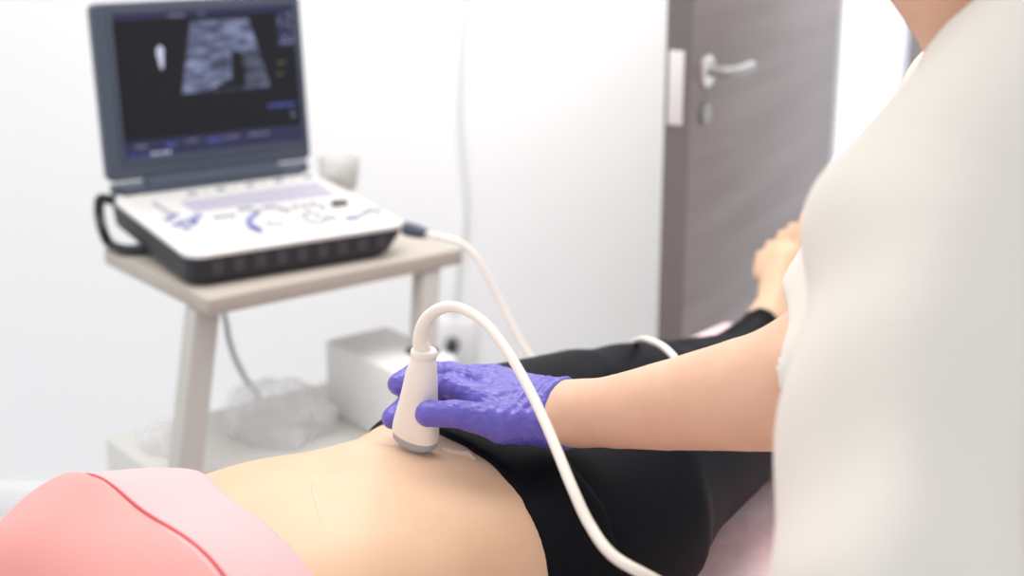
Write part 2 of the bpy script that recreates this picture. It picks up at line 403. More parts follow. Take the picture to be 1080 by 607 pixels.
for x, y in ((229, 230), (237, 229), (245, 228)): button(x, y, .010, .006, M['key_grey'])
for x, y in ((255, 222), (263, 221), (272, 223), (281, 220), (288, 219), (296, 221), (303, 223), (312, 219), (322, 218), (331, 216), (340, 219)): button(x, y, .011, .007, M['key_grey'])
for x, y in ((345, 230), (352, 231), (335, 228), (326, 225), (390, 222), (398, 224), (384, 226)): button(x, y, .012, .007, M['key_grey'])
button(358, 216, .026, .012, M['black'], .007); button(372, 230.5, .024, .011, M['key_blue'])
tb_c = PL(290, 236); bm = bmesh.new()
bmesh.ops.create_uvsphere(bm, u_segments=24, v_segments=12, radius=.016, matrix=Matrix.Translation((tb_c[0], tb_c[1], -.002))); bobj('trackball', bm, M['key_white'], mach)
def arc(pix, w, m):
    P = smooth_path([(*PL(x, y), .0015) for x, y in pix], 6); bm = bmesh.new(); tube(bm, P, w, 8); bobj('arc_button', bm, m, mach)
arc(((271, 226), (264, 231), (263, 237), (269, 243)), .0050, M['key_blue'])
arc(((268, 240), (275, 245)), .0052, M['key_blue'])
arc(((318, 226), (322, 231), (330, 235), (345, 235)), .0022, M['key_grey'])
poly('speaker_slot', ((160, 214), (163, 212.5), (183, 225), (180, 226.5)), .0016, M['key_grey'], mach)
poly('speaker_slot', ((327, 193.5), (331, 193), (353, 203), (349, 204)), .0016, M['key_grey'], mach)
# lid with display
lift = .012; BLl = ML(BL); hb = math.sin(0)
zc = np.array([0, 0, 1.]); lt = R(4)
ex = np.array([e1[0], e1[1], 0]); ex /= np.linalg.norm(ex); ey0 = np.array([-ex[1], ex[0], 0])
ez = zc*math.cos(lt)+ey0*math.sin(lt); ey = np.cross(ez, ex)
lo = BL-e2*.012+np.array([0, 0, lift])
lm = mach.matrix_world.inverted() @ (Matrix.Translation(Vector(lo)) @ Matrix(((ex[0], ey[0], ez[0]), (ex[1], ey[1], ez[1]), (ex[2], ey[2], ez[2]))).to_4x4())
lw = lm.copy(); lwi = (mach.matrix_world @ lm).inverted()
def LL(px, py, off=0.): q = lwi @ Vector(Wp(px, py, lo+ey*off, ey)); return q[0], q[2]
l0 = LL(114, 187); l1 = LL(328, 165); lx0 = l0[0]; lx1 = l1[0]; lz0 = (l0[1]+l1[1])/2-.007
d00 = LL(129, 167); d10 = LL(315.5, 151); d11 = LL(313, 10); d01 = LL(119, 9)
dx0 = (d00[0]+d01[0])/2; dx1 = (d10[0]+d11[0])/2; dz0 = (d00[1]+d10[1])/2; dz1 = (d01[1]+d11[1])/2
lz1 = dz1+.018
bm = bmesh.new(); 
def fr(y, ins): return [(p[0], y, p[1]) for p in [(q[0], q[1]) for q in rrect(lx0+ins, lx1-ins, lz0+ins, lz1-ins, .012, 0)]]
rows = loft(bm, [fr(.024, .004), fr(.020, 0), fr(.003, 0), fr(0, .003)])
for v in bm.verts: v.co = lm @ v.co
lid = bobj('screen_lid', bm, M['slate'], mach, label='slate grey lid')
# recessed bezel lip
bm = bmesh.new()
for lo_, hi_ in (((dx0-.006, -.003, dz0-.006), (dx0, .001, dz1+.006)), ((dx1, -.003, dz0-.006), (dx1+.006, .001, dz1+.006)), ((dx0, -.003, dz0-.006), (dx1, .001, dz0)), ((dx0, -.003, dz1), (dx1, .001, dz1+.006))):
    add_box(bm, lo_, hi_, .001, lm)
bobj('bezel_lip', bm, M['slate'], mach)
def emis(name, col, st): return mat(name, (.004, .004, .006), .25, .22, emit=(col, st))
M['lcd'] = emis('dark_screen', (.020, .018, .026), .3)
M['lcd_bar'] = emis('screen_blue_bar', (.045, .045, .12), .6)
M['t_blue'] = emis('screen_blue_text', (.10, .14, .55), .8); M['t_grey'] = emis('screen_grey_text', (.33, .33, .5), .6); M['t_white'] = emis('screen_white_text', (.75, .78, 1.), .75)
M['t_yel'] = emis('screen_yellow_text', (.35, .32, .12), .6)
# echo image: layered procedural speckle
m = bpy.data.materials.new('echo_image'); m.use_nodes = True; nt = m.node_tree; b = nt.nodes['Principled BSDF']; b.inputs['Base Color'].default_value = (.004, .004, .006, 1); b.inputs['Roughness'].default_value = .25
tc = nt.nodes.new('ShaderNodeTexCoord'); mp = nt.nodes.new('ShaderNodeMapping'); mp.inputs['Scale'].default_value = (1, 1, 3.2); nt.links.new(tc.outputs['Object'], mp.inputs['Vector'])
n1 = nt.nodes.new('ShaderNodeTexNoise'); n1.inputs['Scale'].default_value = 30; n1.inputs['Detail'].default_value = 6; n1.inputs['Roughness'].default_value = .62; nt.links.new(mp.outputs[0], n1.inputs['Vector'])
rp = nt.nodes.new('ShaderNodeValToRGB'); rp.color_ramp.elements[0].position = .36; rp.color_ramp.elements[0].color = (.035, .045, .10, 1); rp.color_ramp.elements[1].position = .66; rp.color_ramp.elements[1].color = (.42, .48, .80, 1)
nt.links.new(n1.outputs['Fac'], rp.inputs['Fac']); nt.links.new(rp.outputs['Color'], b.inputs['Emission Color']); b.inputs['Emission Strength'].default_value = .55
M['echo'] = m
m = m.copy(); m.name = 'echo_image_dim'; m.node_tree.nodes['Principled BSDF'].inputs['Emission Strength'].default_value = .22; M['echo_dim'] = m
bm = bmesh.new(); mats = [M['lcd'], M['echo'], M['lcd_bar'], M['t_blue'], M['t_grey'], M['t_white'], M['t_yel'], M['echo_dim']]
def quad(pts, mi, off):
    vs = [bm.verts.new(lm @ Vector((p[0], -off, p[1]))) for p in pts]; f = bm.faces.new(vs); f.material_index = mi
quad([(dx0, dz0), (dx1, dz0), (dx1, dz1), (dx0, dz1)], 0, .0004)
DW = dx1-dx0; DH = dz1-dz0
def S(u, v): return (dx0+u*DW, dz1-v*DH)         # fractions of the display, v downwards
def bar(u0, v0, u1, v1, mi, off=.0009): quad([S(u0, v1), S(u1, v1), S(u1, v0), S(u0, v0)], mi, off)
bar(0, 0, 1, .045, 2, .0006); bar(.0, .875, 1., 1, 2, .0006); bar(.90, .03, .995, .30, 2, .0006)
quad([S(.335, .575), S(.83, .575), S(.735, .08), S(.415, .08)], 1, .0007)
quad([S(.615, .52), S(.70, .55), S(.685, .31), S(.625, .30)], 0, .0009)     # dark shadow column in the image
quad([S(.70, .57), S(.825, .57), S(.77, .28), S(.69, .32)], 7, .0010)
quad([S(.50, .572), S(.69, .572), S(.68, .49), S(.54, .53)], 0, .0011)
# probe icon, small illegible text dashes
ic = S(.238, .285)
vs = [bm.verts.new(lm @ Vector((ic[0]+.007*math.cos(a)*(1 if math.sin(a) > 0 else .7), -.0009, ic[1]+(.013 if math.sin(a) > 0 else .026)*math.sin(a)))) for a in [2*math.pi*i/20 for i in range(20)]]
bm.faces.new(vs).material_index = 5
rng = random.Random(2)
def dashes(u0, v0, u1, v1, rows_, mi, dens=.8):
    h = (v1-v0)/rows_
    for i in range(rows_):
        u = u0
        while u < u1-.004:
            w = rng.uniform(.008, .022); w = min(w, u1-u)
            if rng.random() < dens: bar(u, v0+i*h+.25*h, u+w, v0+i*h+.85*h, mi)
            u += w+.007
dashes(.27, .015, .39, .045, 1, 4); dashes(.46, .015, .5, .04, 1, 4)
dashes(.905, .05, .99, .28, 7, 4, .5); dashes(.89, .40, .93, .42, 1, 6); dashes(.88, .48, .91, .50, 1, 6)
dashes(.81, .70, .97, .735, 1, 3, .95); dashes(.945, .75, .965, .82, 2, 4)
dashes(.21, .90, .30, .945, 1, 3); dashes(.33, .895, .40, .92, 1, 4); dashes(.455, .90, .53, .94, 1, 3, 1); dashes(.545, .90, .63, .925, 1, 4); dashes(.69, .895, .80, .925, 1, 4)
dashes(.06, .90, .12, .93, 1, 4); dashes(.14, .955, .25, .99, 1, 5, 1); dashes(.0, .965, .12, .99, 1, 3)
bar(.345, .535, .36, .555, 4); bar(.52, .565, .535, .58, 4)
me = bpy.data.meshes.new('display')
bm.to_mesh(me); bm.free()
for x in mats: me.materials.append(x)
dsp = bpy.data.objects.new('display', me); COL.objects.link(dsp); dsp.parent = lid; dsp['label'] = 'lit dark screen showing a grey blue echo image'
# hinge bar
bm = bmesh.new(); tube(bm, [Vector((.006, MD-.010, .008)), Vector((MW-.006, MD-.010, .008))], .0095, 14)
add_box(bm, (.06, MD-.032, .0), (MW-.06, MD-.002, .022), .004)
add_box(bm, (.02, MD-.03, -.002), (MW-.02, MD-.004, .012), .003); bobj('hinge_bar', bm, M['slate'], mach)
# carry handle folded down at the left back as a stand
h4 = Wz(116, 257, ZT+.0108); h5 = Wz(132, 263, ZT+.0108); h6 = Wz(160, 263, ZT+.0108)
tA = 2.28; P = [Vector((.014, MD-.022, -.012)), *[Vector(ML(p)) for p in (W(108, 209, tA), W(104.5, 215, tA), W(105, 228, tA), W(108.5, 243, tA-.01), h4, h5, h6)]]
bm = bmesh.new(); tube(bm, smooth_path(P, 7), .0080, 12); bobj('carry_handle', bm, M['black'], mach, label='black carry handle')
# cup-shaped holder on the right back edge
hc = PL(352, 186); bm = bmesh.new()
lathe(bm, [(0, -.03), (.030, -.03), (.034, -.01), (.036, .022), (.033, .030), (.028, .022), (.026, -.01), (0, -.014)], 28, Matrix.Translation((MW+.036, hc[1]+.012, .004)))
bobj('probe_holder', bm, M['panel'], mach, label='cream white cup on the right side')

# power cord hanging behind the cart
tw = [W(232, 318, 2.32), W(238, 338, 2.36), W(241, 356, 2.38), W(248, 378, 2.42), W(258, 398, 2.46), W(275, 430, 2.54), W(280, 520, 2.62), W(300, 640, 2.66)]
tag(tubeobj('power_cord', tw, .0048, M['grey_cable'], seg=10), 'dark grey cord hanging down behind the cart under the tabletop', 'cord')

# ================================================================== BED
ZB = .745
PO = W(437, 468, 1.30); ZBELLY = PO[2]
print('belly z', ZBELLY)
bd = empty('examination_bed', (PO[0], PO[1], 0), 'padded examination bed under the lying patient', 'bed', rot=Matrix.Rotation(R(50), 3, 'Z'))
by_far, by_near, bx_h, bx_f = .30, -.31, -1.0, 1.035          # local y points to the far side
box('mattress', (bx_h, by_near, ZB-.085), (bx_f, by_far, ZB-.006), M['vinyl'], bd, .022)
box('bed_deck', (bx_h+.03, by_near+.03, ZB-.115), (bx_f-.03, by_far-.03, ZB-.0855), M['steel'], bd, .004)
for x in (bx_h+.15, bx_f-.15):
    for y in (by_near+.08, by_far-.08): box('leg', (x-.025, y-.025, 0), (x+.025, y+.025, ZB-.1155), M['steel'], bd, .004)
# sheet draped over the mattress
nx, prof = 110, []
for i in range(9): prof.append((by_near-.008, ZB-.20+i*.022))
prof += [(by_near-.004, ZB-.012), (by_near+.004, ZB-.002)]
for i in range(36): prof.append((by_near+.014+(by_far-by_near-.028)*i/35, ZB))
prof += [(by_far-.004, ZB-.002), (by_far+.004, ZB-.012)]
for i in range(9): prof.append((by_far+.008, ZB-.024-i*.022))
V = []; Fc = []
def crump(x, y): return (math.sin(x*31+y*17+2*math.sin(y*23))+math.sin(x*57-y*39+1.3)+math.sin(y*71+x*13))/3
for i in range(nx):
    x = bx_h+.01+(bx_f-bx_h-.02)*i/(nx-1)
    for (y, z) in prof:
        w = crump(x, y); near_bump = max(0, min(1, (-.13-y)/.05)) if y > by_near+.01 else 0
        if z < ZB-.02: V.append((x, y+(1 if y > 0 else -1)*(.006+.006*w), z+.006*math.sin(x*9)))
        else: V.append((x, y, z+(.0055*(1+w))*near_bump*max(0, min(1, (x+.02)/.1))-.001))
n = len(prof)
for i in range(nx-1):
    for j in range(n-1): Fc.append((i*n+j, (i+1)*n+j, (i+1)*n+j+1, i*n+j+1))
sh = mesh('bed_sheet', V, Fc, M['sheet']); sh.matrix_world = bd.matrix_world.copy()
md = sh.modifiers.new('thickness', 'SOLIDIFY'); md.thickness = .0025; md.offset = 1
tag(sh, 'pale pink sheet covering the examination bed', 'sheet')

# ================================================================== PATIENT (local x to the feet, y to the far side, z above the bed)
pat = empty('person', (PO[0], PO[1], ZB+.0022), 'person lying on their back in black leggings and a pink shirt pulled up', 'person', rot=Matrix.Rotation(R(45), 3, 'Z'))
pinv = pat.matrix_world.inverted()
def PT(p): return np.array(pinv @ Vector(p))
HB = ZBELLY-ZB-.009
st = np.array([[-.52, .055, .050, .10], [-.46, .12, .045, .060], [-.41, .165, .052, .056], [-.34, .170, .070, .074], [-.27, .162, .090, .092], [-.19, .155, .101, .102], [-.12, .148, .102, .103], [-.05, .141, .096, .097],
               [.0, .138, HB/2, HB/2+.001], [.06, .142, HB/2-.003, HB/2-.002], [.11, .150, HB/2-.006, HB/2-.005], [.18, .160, .084, .086], [.25, .155, .078, .085]])
xs = np.linspace(-.6, .35, 400)
kern = np.exp(-.5*(np.arange(-20, 21)/7.)**2); kern /= kern.sum()
cur = [np.convolve(np.pad(np.interp(xs, st[:, 0], st[:, i]), 20, 'edge'), kern, 'valid') for i in (1, 2, 3)]
def torso(X, Y, Z):
    x = X[:, 0, 0]; Wd, H, c = [np.interp(x, xs, q)[:, None, None].astype(np.float32) for q in cur]
    ay = np.abs(Y)/Wd; az = np.abs(Z-c)/H
    f = ((ay**2.35+az**2.35)**(1/2.35)-1)*np.minimum(Wd, H)*1.0
    e = np.abs(X+.14)-.36
    return np.maximum(f, e)
pf = Field((-.92, -.40, -.02), (1.06, .40, .27), .0058)
pf.put((-.5, -.2, 0), (.24, .2, .22), torso, .02)
for sg in (1, -1):                                        # sg=1: far (left) side
    pf.ell((-.275, sg*.075, .148), (.075, .075, .058), .04)
    c9, s9 = math.cos(R(9)), math.sin(R(9))
    def Lg(a, l, h): return np.array([.10+a*c9-l*s9, a*s9+l*c9, h])
    lat = sg*.086
    pf.chain([Lg(-.01, lat, .084), Lg(.12, lat, .100), Lg(.28, lat, .092), Lg(.40, lat, .078), Lg(.46, lat, .072)], [.082, .087, .070, .054, .050], .03)
    pf.ell(Lg(.385, lat, .092), (.05, .04, .04), .03)
    pf.chain([Lg(.44, lat, .068), Lg(.53, lat, .054), Lg(.66, lat, .041), Lg(.785, lat, .056)], [.050, .053, .041, .033], .025)
    pf.cap(Lg(.02, lat*.9, .07), Lg(.1, lat*1.05, .07), .075, .07, .04)
    # foot, toes up and rolled outward
    lo_ = lat+sg*.0
    pf.chain([Lg(.79, lo_, .056), Lg(.815, lo_, .040)], [.033, .030], .02)
    pf.chain([Lg(.79, lo_, .075), Lg(.825, lo_+sg*.004, .105), Lg(.855, lo_+sg*.012, .145)], [.030, .027, .022], .02)
    pf.chain([Lg(.815, lo_, .05), Lg(.845, lo_+sg*.012, .10), Lg(.868, lo_+sg*.02, .145)], [.026, .024, .020], .02)
    pf.chain([Lg(.835, lo_+sg*.018, .09), Lg(.862, lo_+sg*.040, .130)], [.019, .014], .02)
    for q, (dl, ln, rr, hh) in enumerate(((-.008, .068, .0125, .156), (.014, .060, .0086, .147), (.030, .054, .0082, .138), (.045, .047, .0080, .127), (.058, .040, .0078, .115))):
        a0 = Lg(.862-.002*q, lo_+sg*dl, hh); a1 = Lg(.862-.002*q+ln*.35, lo_+sg*(dl+.002), hh+ln*.75)
        pf.cap(a0, a1, rr, rr*.95, .004)
    # arms raised beside the head
    pf.chain([(-.41, sg*.145, .062), (-.50, sg*.23, .056), (-.60, sg*.30, .055), (-.70, sg*.24, .048), (-.80, sg*.15, .035)], [.046, .042, .038, .034, .024], .02)
    pf.chain([(-.80, sg*.15, .035), (-.84, sg*.10, .03)], [.026, .030], .015)
    for q in range(4): pf.chain([(-.835-.012*q, sg*(.085+.006*q), .028), (-.84-.015*q, sg*.05, .026), (-.838-.015*q, sg*.015, .014)], [.010, .009, .0075], .004)
    pf.chain([(-.82, sg*.11, .03), (-.80, sg*.075, .028), (-.802, sg*.045, .022)], [.011, .010, .008], .005)
pf.chain([(-.45, 0, .075), (-.56, 0, .095)], [.054, .052], .03)
pf.ell((-.665, 0, .110), (.112, .076, .100), .02); pf.ell((-.60, 0, .140), (.062, .054, .060), .025); pf.ell((-.575, 0, .170), (.02, .022, .02), .02)
pf.cap((-.665, 0, .205), (-.634, 0, .222), .008, .012, .012); pf.ell((-.603, 0, .196), (.008, .022, .008), .008); pf.ell((-.592, 0, .195), (.007, .019, .008), .006)
for sg in (1, -1):
    pf.ell((-.668, sg*.032, .195), (.011, .017, .012), .008); pf.ell((-.645, sg*.078, .10), (.03, .012, .018), .008)
    pf.ell((-.684, sg*.033, .203), (.005, .02, .006), .006)
X_ = pf.clip(lambda X, Y, Z: .0005-Z+0*X+0*Y, .003)
nv = PT(Wz(413, 458, ZBELLY)); pf.ell((nv[0]+.004, nv[1], nv[2]), (.016, .0065, .014), .006, mode='s')
pf.displace(lambda X, Y, Z: .0016*np.exp(-((Y/.012)**2))*np.exp(-((X+.06)/.09)**2)*(Z > .1))
body_m, BV = fobj('body', pf, M['skin_p'], pat, relax=2)
def skin_z(x, y):
    s_ = BV[(np.abs(BV[:, 0]-x) < .012) & (np.abs(BV[:, 1]-y) < .012)]
    return float(s_[:, 2].max())
waist = lambda X, Y: .047+.125*Y-.10*Y*Y
lg = pf.copy(); lg.F = lg.F-.0035
lg.clip(lambda X, Y, Z: np.maximum(waist(X, Y)-X, ((X-.10)*c9+Y*s9)-.768)+0*Z, .004)
lg.clip(lambda X, Y, Z: .0004-Z+0*X+0*Y, .003); fobj('leggings', lg, M['leggings'], pat, relax=7)
wb = pf.copy(); wb.F = wb.F-.0046
wb.clip(lambda X, Y, Z: np.maximum(waist(X, Y)-.001-X, X-waist(X, Y)-.075)+0*Z, .004)
wb.clip(lambda X, Y, Z: .0004-Z+0*X+0*Y, .003); fobj('waistband', wb, M['leggings'], pat, relax=5)
shirt_edge_shade = lambda X, Y: -.278+.075*Y  # x of the shirt edge, which the painted shade line follows
hem = lambda X, Y: -.193+.10*Y
hb_ = pf.copy()
for sg in (1, -1): hb_.ell((-.272, sg*.06, .142), (.075, .085, .058), .06)
hb_.F = hb_.F-.0045
sf = hb_.copy()
hb_.displace(lambda X, Y, Z: .0022*np.sin(38*Y+60*X)*np.clip((X+.27)/.08, 0, 1))
hb_.clip(lambda X, Y, Z: np.maximum(X-hem(X, Y)-.006*np.sin(Y*24), shirt_edge_shade(X, Y)-.035-X)+0*Z, .007)
hb_.clip(lambda X, Y, Z: .0004-Z+0*X+0*Y, .003); _, HV = fobj('rolled_hem', hb_, M['hem'], pat, label='pale pink rolled up hem', relax=2)
sf.F = sf.F-.0075
sf.displace(lambda X, Y, Z: .0030*np.sin(26*Y-34*X+1)+.002*np.sin(61*X+20*Y))
sf.clip(lambda X, Y, Z: np.maximum(X-shirt_edge_shade(X, Y), -.50-X)+0*Z, .012)
sf.clip(lambda X, Y, Z: np.abs(Y)-.245+0*X+0*Z, .01)
sf.clip(lambda X, Y, Z: .0004-Z+0*X+0*Y, .003); shirt_m, SV = fobj('shirt', sf, M['shirt'], pat, relax=2)
sp = []  # shadow under the overlapping shirt edge, put in as a thin dark tube
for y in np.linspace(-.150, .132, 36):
    x = shirt_edge_shade(0, y)+.0035; q = HV[(np.abs(HV[:, 0]-x) < .008) & (np.abs(HV[:, 1]-y) < .007) & (HV[:, 2] > .08)]
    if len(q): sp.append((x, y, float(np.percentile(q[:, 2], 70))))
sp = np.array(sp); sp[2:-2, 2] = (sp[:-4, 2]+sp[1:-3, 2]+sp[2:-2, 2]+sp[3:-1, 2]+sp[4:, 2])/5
tubeobj('shirt_edge_shade', sp, .0016, M['edge_shade'], pat, n=3, label='painted dark red shade line under the shirt edge')
hf = Field((-.83, -.12, -.01), (-.55, .12, .24), .005)
hf.ell((-.685, 0, .100), (.112, .086, .100), .02); hf.clip(lambda X, Y, Z: Z-.155-(-.70-X)*1.1+0*Y, .01); hf.clip(lambda X, Y, Z: X+.61+0*Y+0*Z, .01); hf.clip(lambda X, Y, Z: .004-Z+0*X+0*Y, .004)
fobj('hair', hf, M['hair'], pat)

# gel smears on the belly
def gel(name, pix, rad, label, lift=0.):
    q = [PT(Wz(x, y, ZBELLY-.003)) for x, y in pix]
    for p in q: p[2] = skin_z(p[0], p[1])+.0004
    gf = Field(np.min(q, 0)-.02, np.max(q, 0)+.02, .0012)
    for p, p2 in zip(q, q[1:]): gf.cap(p, p2, rad, rad*.8, .003)
    V_, Q_ = gf.mesh()
    o, _ = fobj(name, gf, M['gel'], None); o.matrix_world = pat.matrix_world.copy()
    return tag(o, label, 'gel')
gel('gel_smear', ((332, 514), (331, 526), (334, 538), (339, 552)), .0014, 'thin glossy line of clear gel on the bare belly below the ribs')
gel('gel_smear', ((468, 469), (480, 473), (493, 472), (500, 477)), .0024, 'clear gel smear on the belly just right of the probe tip')

# ================================================================== PROBE
pb = W(437, 467, 1.30); ptop = W(447, 374, 1.272)
pz = (ptop-pb)/np.linalg.norm(ptop-pb); PLn = float(np.linalg.norm(ptop-pb))
px_ = np.array([.84, -.54, 0]); px_ = px_-pz*np.dot(px_, pz); px_ /= np.linalg.norm(px_); py_ = np.cross(pz, px_)
Rp = Matrix(((px_[0], py_[0], pz[0]), (px_[1], py_[1], pz[1]), (px_[2], py_[2], pz[2])))
prb = empty('ultrasound_probe', pb, 'ivory ultrasound probe held on the belly, with its long cable', 'ultrasound probe', rot=Rp)
qinv = prb.matrix_world.inverted()
def sup(hw, hd, z, n=3., seg=40, sag=0.):
    out = []
    for i in range(seg):
        a = 2*math.pi*i/seg; c, s_ = math.cos(a), math.sin(a)
        x = hw*math.copysign(abs(c)**(2/n), c); y = hd*math.copysign(abs(s_)**(2/n), s_)
        out.append((x, y, z+sag*(1-(x/hw)**2)))
    return out
bm = bmesh.new(); f = PLn
loft(bm, [sup(.0232, .0098, .0075, 3.2, sag=-.0035), sup(.0237, .0103, .010, 3.2, sag=-.0035), sup(.0234, .0105, .016, 3.1, sag=-.002), sup(.0215, .0112, .026, 2.9), sup(.0186, .0118, .040, 2.7),
          sup(.0165, .0120, .055, 2.5), sup(.0148, .0118, .069, 2.4), sup(.0132, .0112, f-.012, 2.3), sup(.0118, .0105, f-.003, 2.2), sup(.0102, .0095, f, 2.1)])
bobj('housing', bm, M['probe'], prb, angle=60)
bm = bmesh.new()
loft(bm, [sup(.0150, .0050, -.0012, 2.6, sag=-.0042), sup(.0205, .0080, -.0002, 2.8, sag=-.0042), sup(.0226, .0093, .002, 3, sag=-.004), sup(.0229, .0096, .0074, 3.2, sag=-.0035)])
bobj('acoustic_lens', bm, M['lens'], prb, angle=60, label='grey rubber lens')
bm = bmesh.new(); lathe(bm, [(0, f-.002), (.0115, f-.002), (.0122, f+.0005), (.0122, f+.0035), (.0108, f+.0055), (0, f+.0055)], 32); bobj('collar', bm, M['probe'], prb)
cpx = [(446.5, 371, 1.272), (443.5, 358, 1.268), (447, 342, 1.262), (456, 330, 1.255), (471, 323.5, 1.245), (489, 326, 1.232), (512, 341, 1.212), (535, 370, 1.19), (556, 406, 1.165), (573, 441, 1.14), (588, 476, 1.115), (604, 515, 1.09), (622, 553, 1.07), (646, 585, 1.05), (685, 608, 1.04),
       (735, 634, 1.06), (775, 655, 1.14), (825, 630, 1.28), (850, 560, 1.36), (850, 470, 1.32), (772, 412, 1.365), (725, 396, 1.455), (709, 374, 1.49), (691, 361, 1.57), (670, 360, 1.76), (640, 385, 2.05), (600, 400, 2.08), (572, 388, 2.09), (553, 366, 2.10), (528, 318, 2.11), (510, 283, 2.11), (492, 260, 2.11), (474, 252, 2.12), (452, 247, 2.15), (436, 243, 2.17)]
cpx[-3] = tuple(cpx[-3])
cw = [W(*c) for c in cpx]
for i in (-4, -3, -2): 
    if cw[i][2] < ZT+.006: cw[i][2] = ZT+.006
cl = [qinv @ Vector(p) for p in cw]
rad = [.0078, .0072, .0064, .0057, .0050, .0046]+[.0043]*(len(cl)-6)
tubeobj('cable', cl, rad, M['cable'], prb, seg=16, n=12)
bm = bmesh.new(); e_ = cl[-1]; e0 = cl[-2]; tube(bm, [e_+(e0-e_)*.9, e_+(e0-e_)*.4, e_, e_-(e0-e_)*.5], [.007, .010, .011, .011], 16); bobj('connector', bm, M['slate'], prb, label='slate grey connector')

# ================================================================== SONOGRAPHER (local x to their right, y forward)
hipw = np.array([.375, .955, 0.])
son = empty('person', hipw, 'person in a loose off-white tunic leaning over and holding the probe in gloved hands', 'person', rot=Matrix.Rotation(math.atan2(.83, .55), 3, 'Z'))
sinv = son.matrix_world.inverted()
def SL(p): return np.array(sinv @ Vector(p))
def SW(x, y, t): return SL(W(x, y, t))
neck = SW(1068, 34, 1.03); ntop = SW(965, -105, 1.02)
shR = SL((.395, 1.150, 1.245)); elR = SW(862, 404, 1.145); wrR = SW(603, 436, 1.300)
shL = SW(974, 258, .905); elL = SW(934, 640, .86)
pel = np.array([0, 0, .90]); chest = SL((.335, 1.03, 1.17))+np.array([.01, -.035, 0]); chest = (chest+pel*0)
elL2 = elL; wrL = elL+np.array([.01, .03, -.235])
bf = Field((-.42, -.30, -.005), (.42, .62, 1.72), .006)
bf.chain([pel, [0, .0, 1.0], chest*.5+np.array([0, 0, .53]), chest], [.12, .095, .09, .09], .06)
for sg in (1, -1):
    bf.cap(pel+np.array([sg*.07, 0, -.02]), pel+np.array([sg*.085, 0, -.10]), .095, .09, .05)
    bf.chain([(sg*.085, 0, .82), (sg*.09, .01, .48), (sg*.09, -.015, .28), (sg*.09, -.03, .09)], [.085, .056, .052, .036], .03)
    bf.chain([(sg*.09, -.035, .05), (sg*.10, .06, .035), (sg*.105, .14, .025)], [.038, .035, .026], .03)
up = neck-np.array([0, 0, 0])
for s_ in (shR, shL): bf.cap(neck+np.array([0, -.01, -.03]), s_, .050, .046, .02); bf.cap(chest, s_, .07, .044, .02)
hd = ntop+np.array([0, .045, .085])
bf.chain([neck+np.array([0, -.01, -.03]), neck, ntop], [.058, .056, .054], .03)
# head: tilted to look down at the hand
ct, sn_ = math.cos(R(28)), math.sin(R(28)); Q = [[1, 0, 0], [0, ct, -sn_], [0, sn_, ct]]
def H(x, y, z): return hd+np.array([x, y*ct+z*sn_, -y*sn_+z*ct])
bf.ell(H(0, 0, 0), (.076, .098, .105), .02, Q); bf.ell(H(0, .045, -.065), (.056, .055, .060), .03, Q); bf.ell(H(0, .075, -.105), (.022, .02, .02), .025, Q)
bf.cap(H(0, .095, .01), H(0, .118, -.030), .008, .012, .012)
bf.ell(H(0, .098, -.060), (.023, .009, .007), .006, Q); bf.ell(H(0, .096, -.070), (.019, .009, .007), .006, Q)
for sg in (1, -1):
    bf.ell(H(sg*.077, -.005, -.01), (.012, .018, .031), .008, Q); bf.ell(H(sg*.033, .088, .024), (.02, .010, .007), .01, Q)
    bf.ell(H(sg*.032, .096, .004), (.014, .010, .009), .006, Q, mode='s')
# arms
f1 = SW(700, 428, 1.235); f2 = SW(790, 415, 1.175)
bf.chain([shR, elR], [.050, .048], .02)
bf.chain([elR, f2, f1, SW(650, 434, 1.27), wrR], [.052, .0475, .0385, .033, .0275], .03)
bf.chain([shL, elL], [.046, .041], .02); bf.chain([elL, elL*.6+wrL*.4, wrL], [.043, .040, .026], .03)
def handR(g, o):
    g.cap(SW(612, 436, 1.297), SW(597, 436, 1.30), .0262+o, .0255+o, .02)
    P = lambda x, y, t: SW(x, y, t)
    for mc, r0 in (((512, 424, 1.290), .0135), ((514, 407, 1.312), .0130), ((520, 400, 1.334), .0125), ((532, 401, 1.352), .0115)):
        g.cap(P(588, 432, 1.298), P(*mc), .0205+o, r0+o, .014)
    g.cap(P(575, 440, 1.290), P(525, 437, 1.285), .0245+o, .0175+o, .014)
    g.chain([P(578, 446, 1.282), P(530, 447, 1.266), P(512, 442, 1.262), P(480, 436, 1.256), P(451, 436, 1.261)], [.0190+o, .0172+o, .0142+o, .0118+o, .0113+o], .007)
    for pts, rs in ((((512, 424, 1.290), (474, 406, 1.312), (440, 417, 1.333), (414, 441, 1.318)), (.0130, .0112, .0100, .0098)),
                    (((514, 404, 1.316), (475, 394, 1.334), (440, 392, 1.344), (421, 405, 1.332)), (.0130, .0112, .0102, .0104)),
                    (((520, 398, 1.340), (484, 396, 1.358), (455, 406, 1.362), (436, 424, 1.352)), (.0125, .0108, .0098, .009)),
                    (((532, 400, 1.358), (503, 401, 1.374), (482, 411, 1.376), (462, 428, 1.368)), (.0115, .0098, .009, .0082))):
        g.chain([P(*p) for p in pts], [r+o for r in rs], .004)
def handL(g, o):
    w = wrL; g.cap(w, w+np.array([.0, .012, -.075]), .024+o, .026+o, .02)
    for q, (dy, ln, rr) in enumerate(((.032, .072, .0088), (.012, .082, .0092), (-.008, .075, .0088), (-.026, .058, .0078))):
        a = w+np.array([0, dy+.008, -.088]); g.chain([a, a+np.array([.010, .003, -.45*ln]), a+np.array([.026, .004, -.85*ln])], [rr+.001+o, rr+o, rr*.85+o], .005)
    g.chain([w+np.array([.006, .018, -.02]), w+np.array([.02, .048, -.055]), w+np.array([.028, .056, -.085])], [.014+o, .011+o, .0095+o], .008)
handR(bf, -.0016); handL(bf, -.0016)
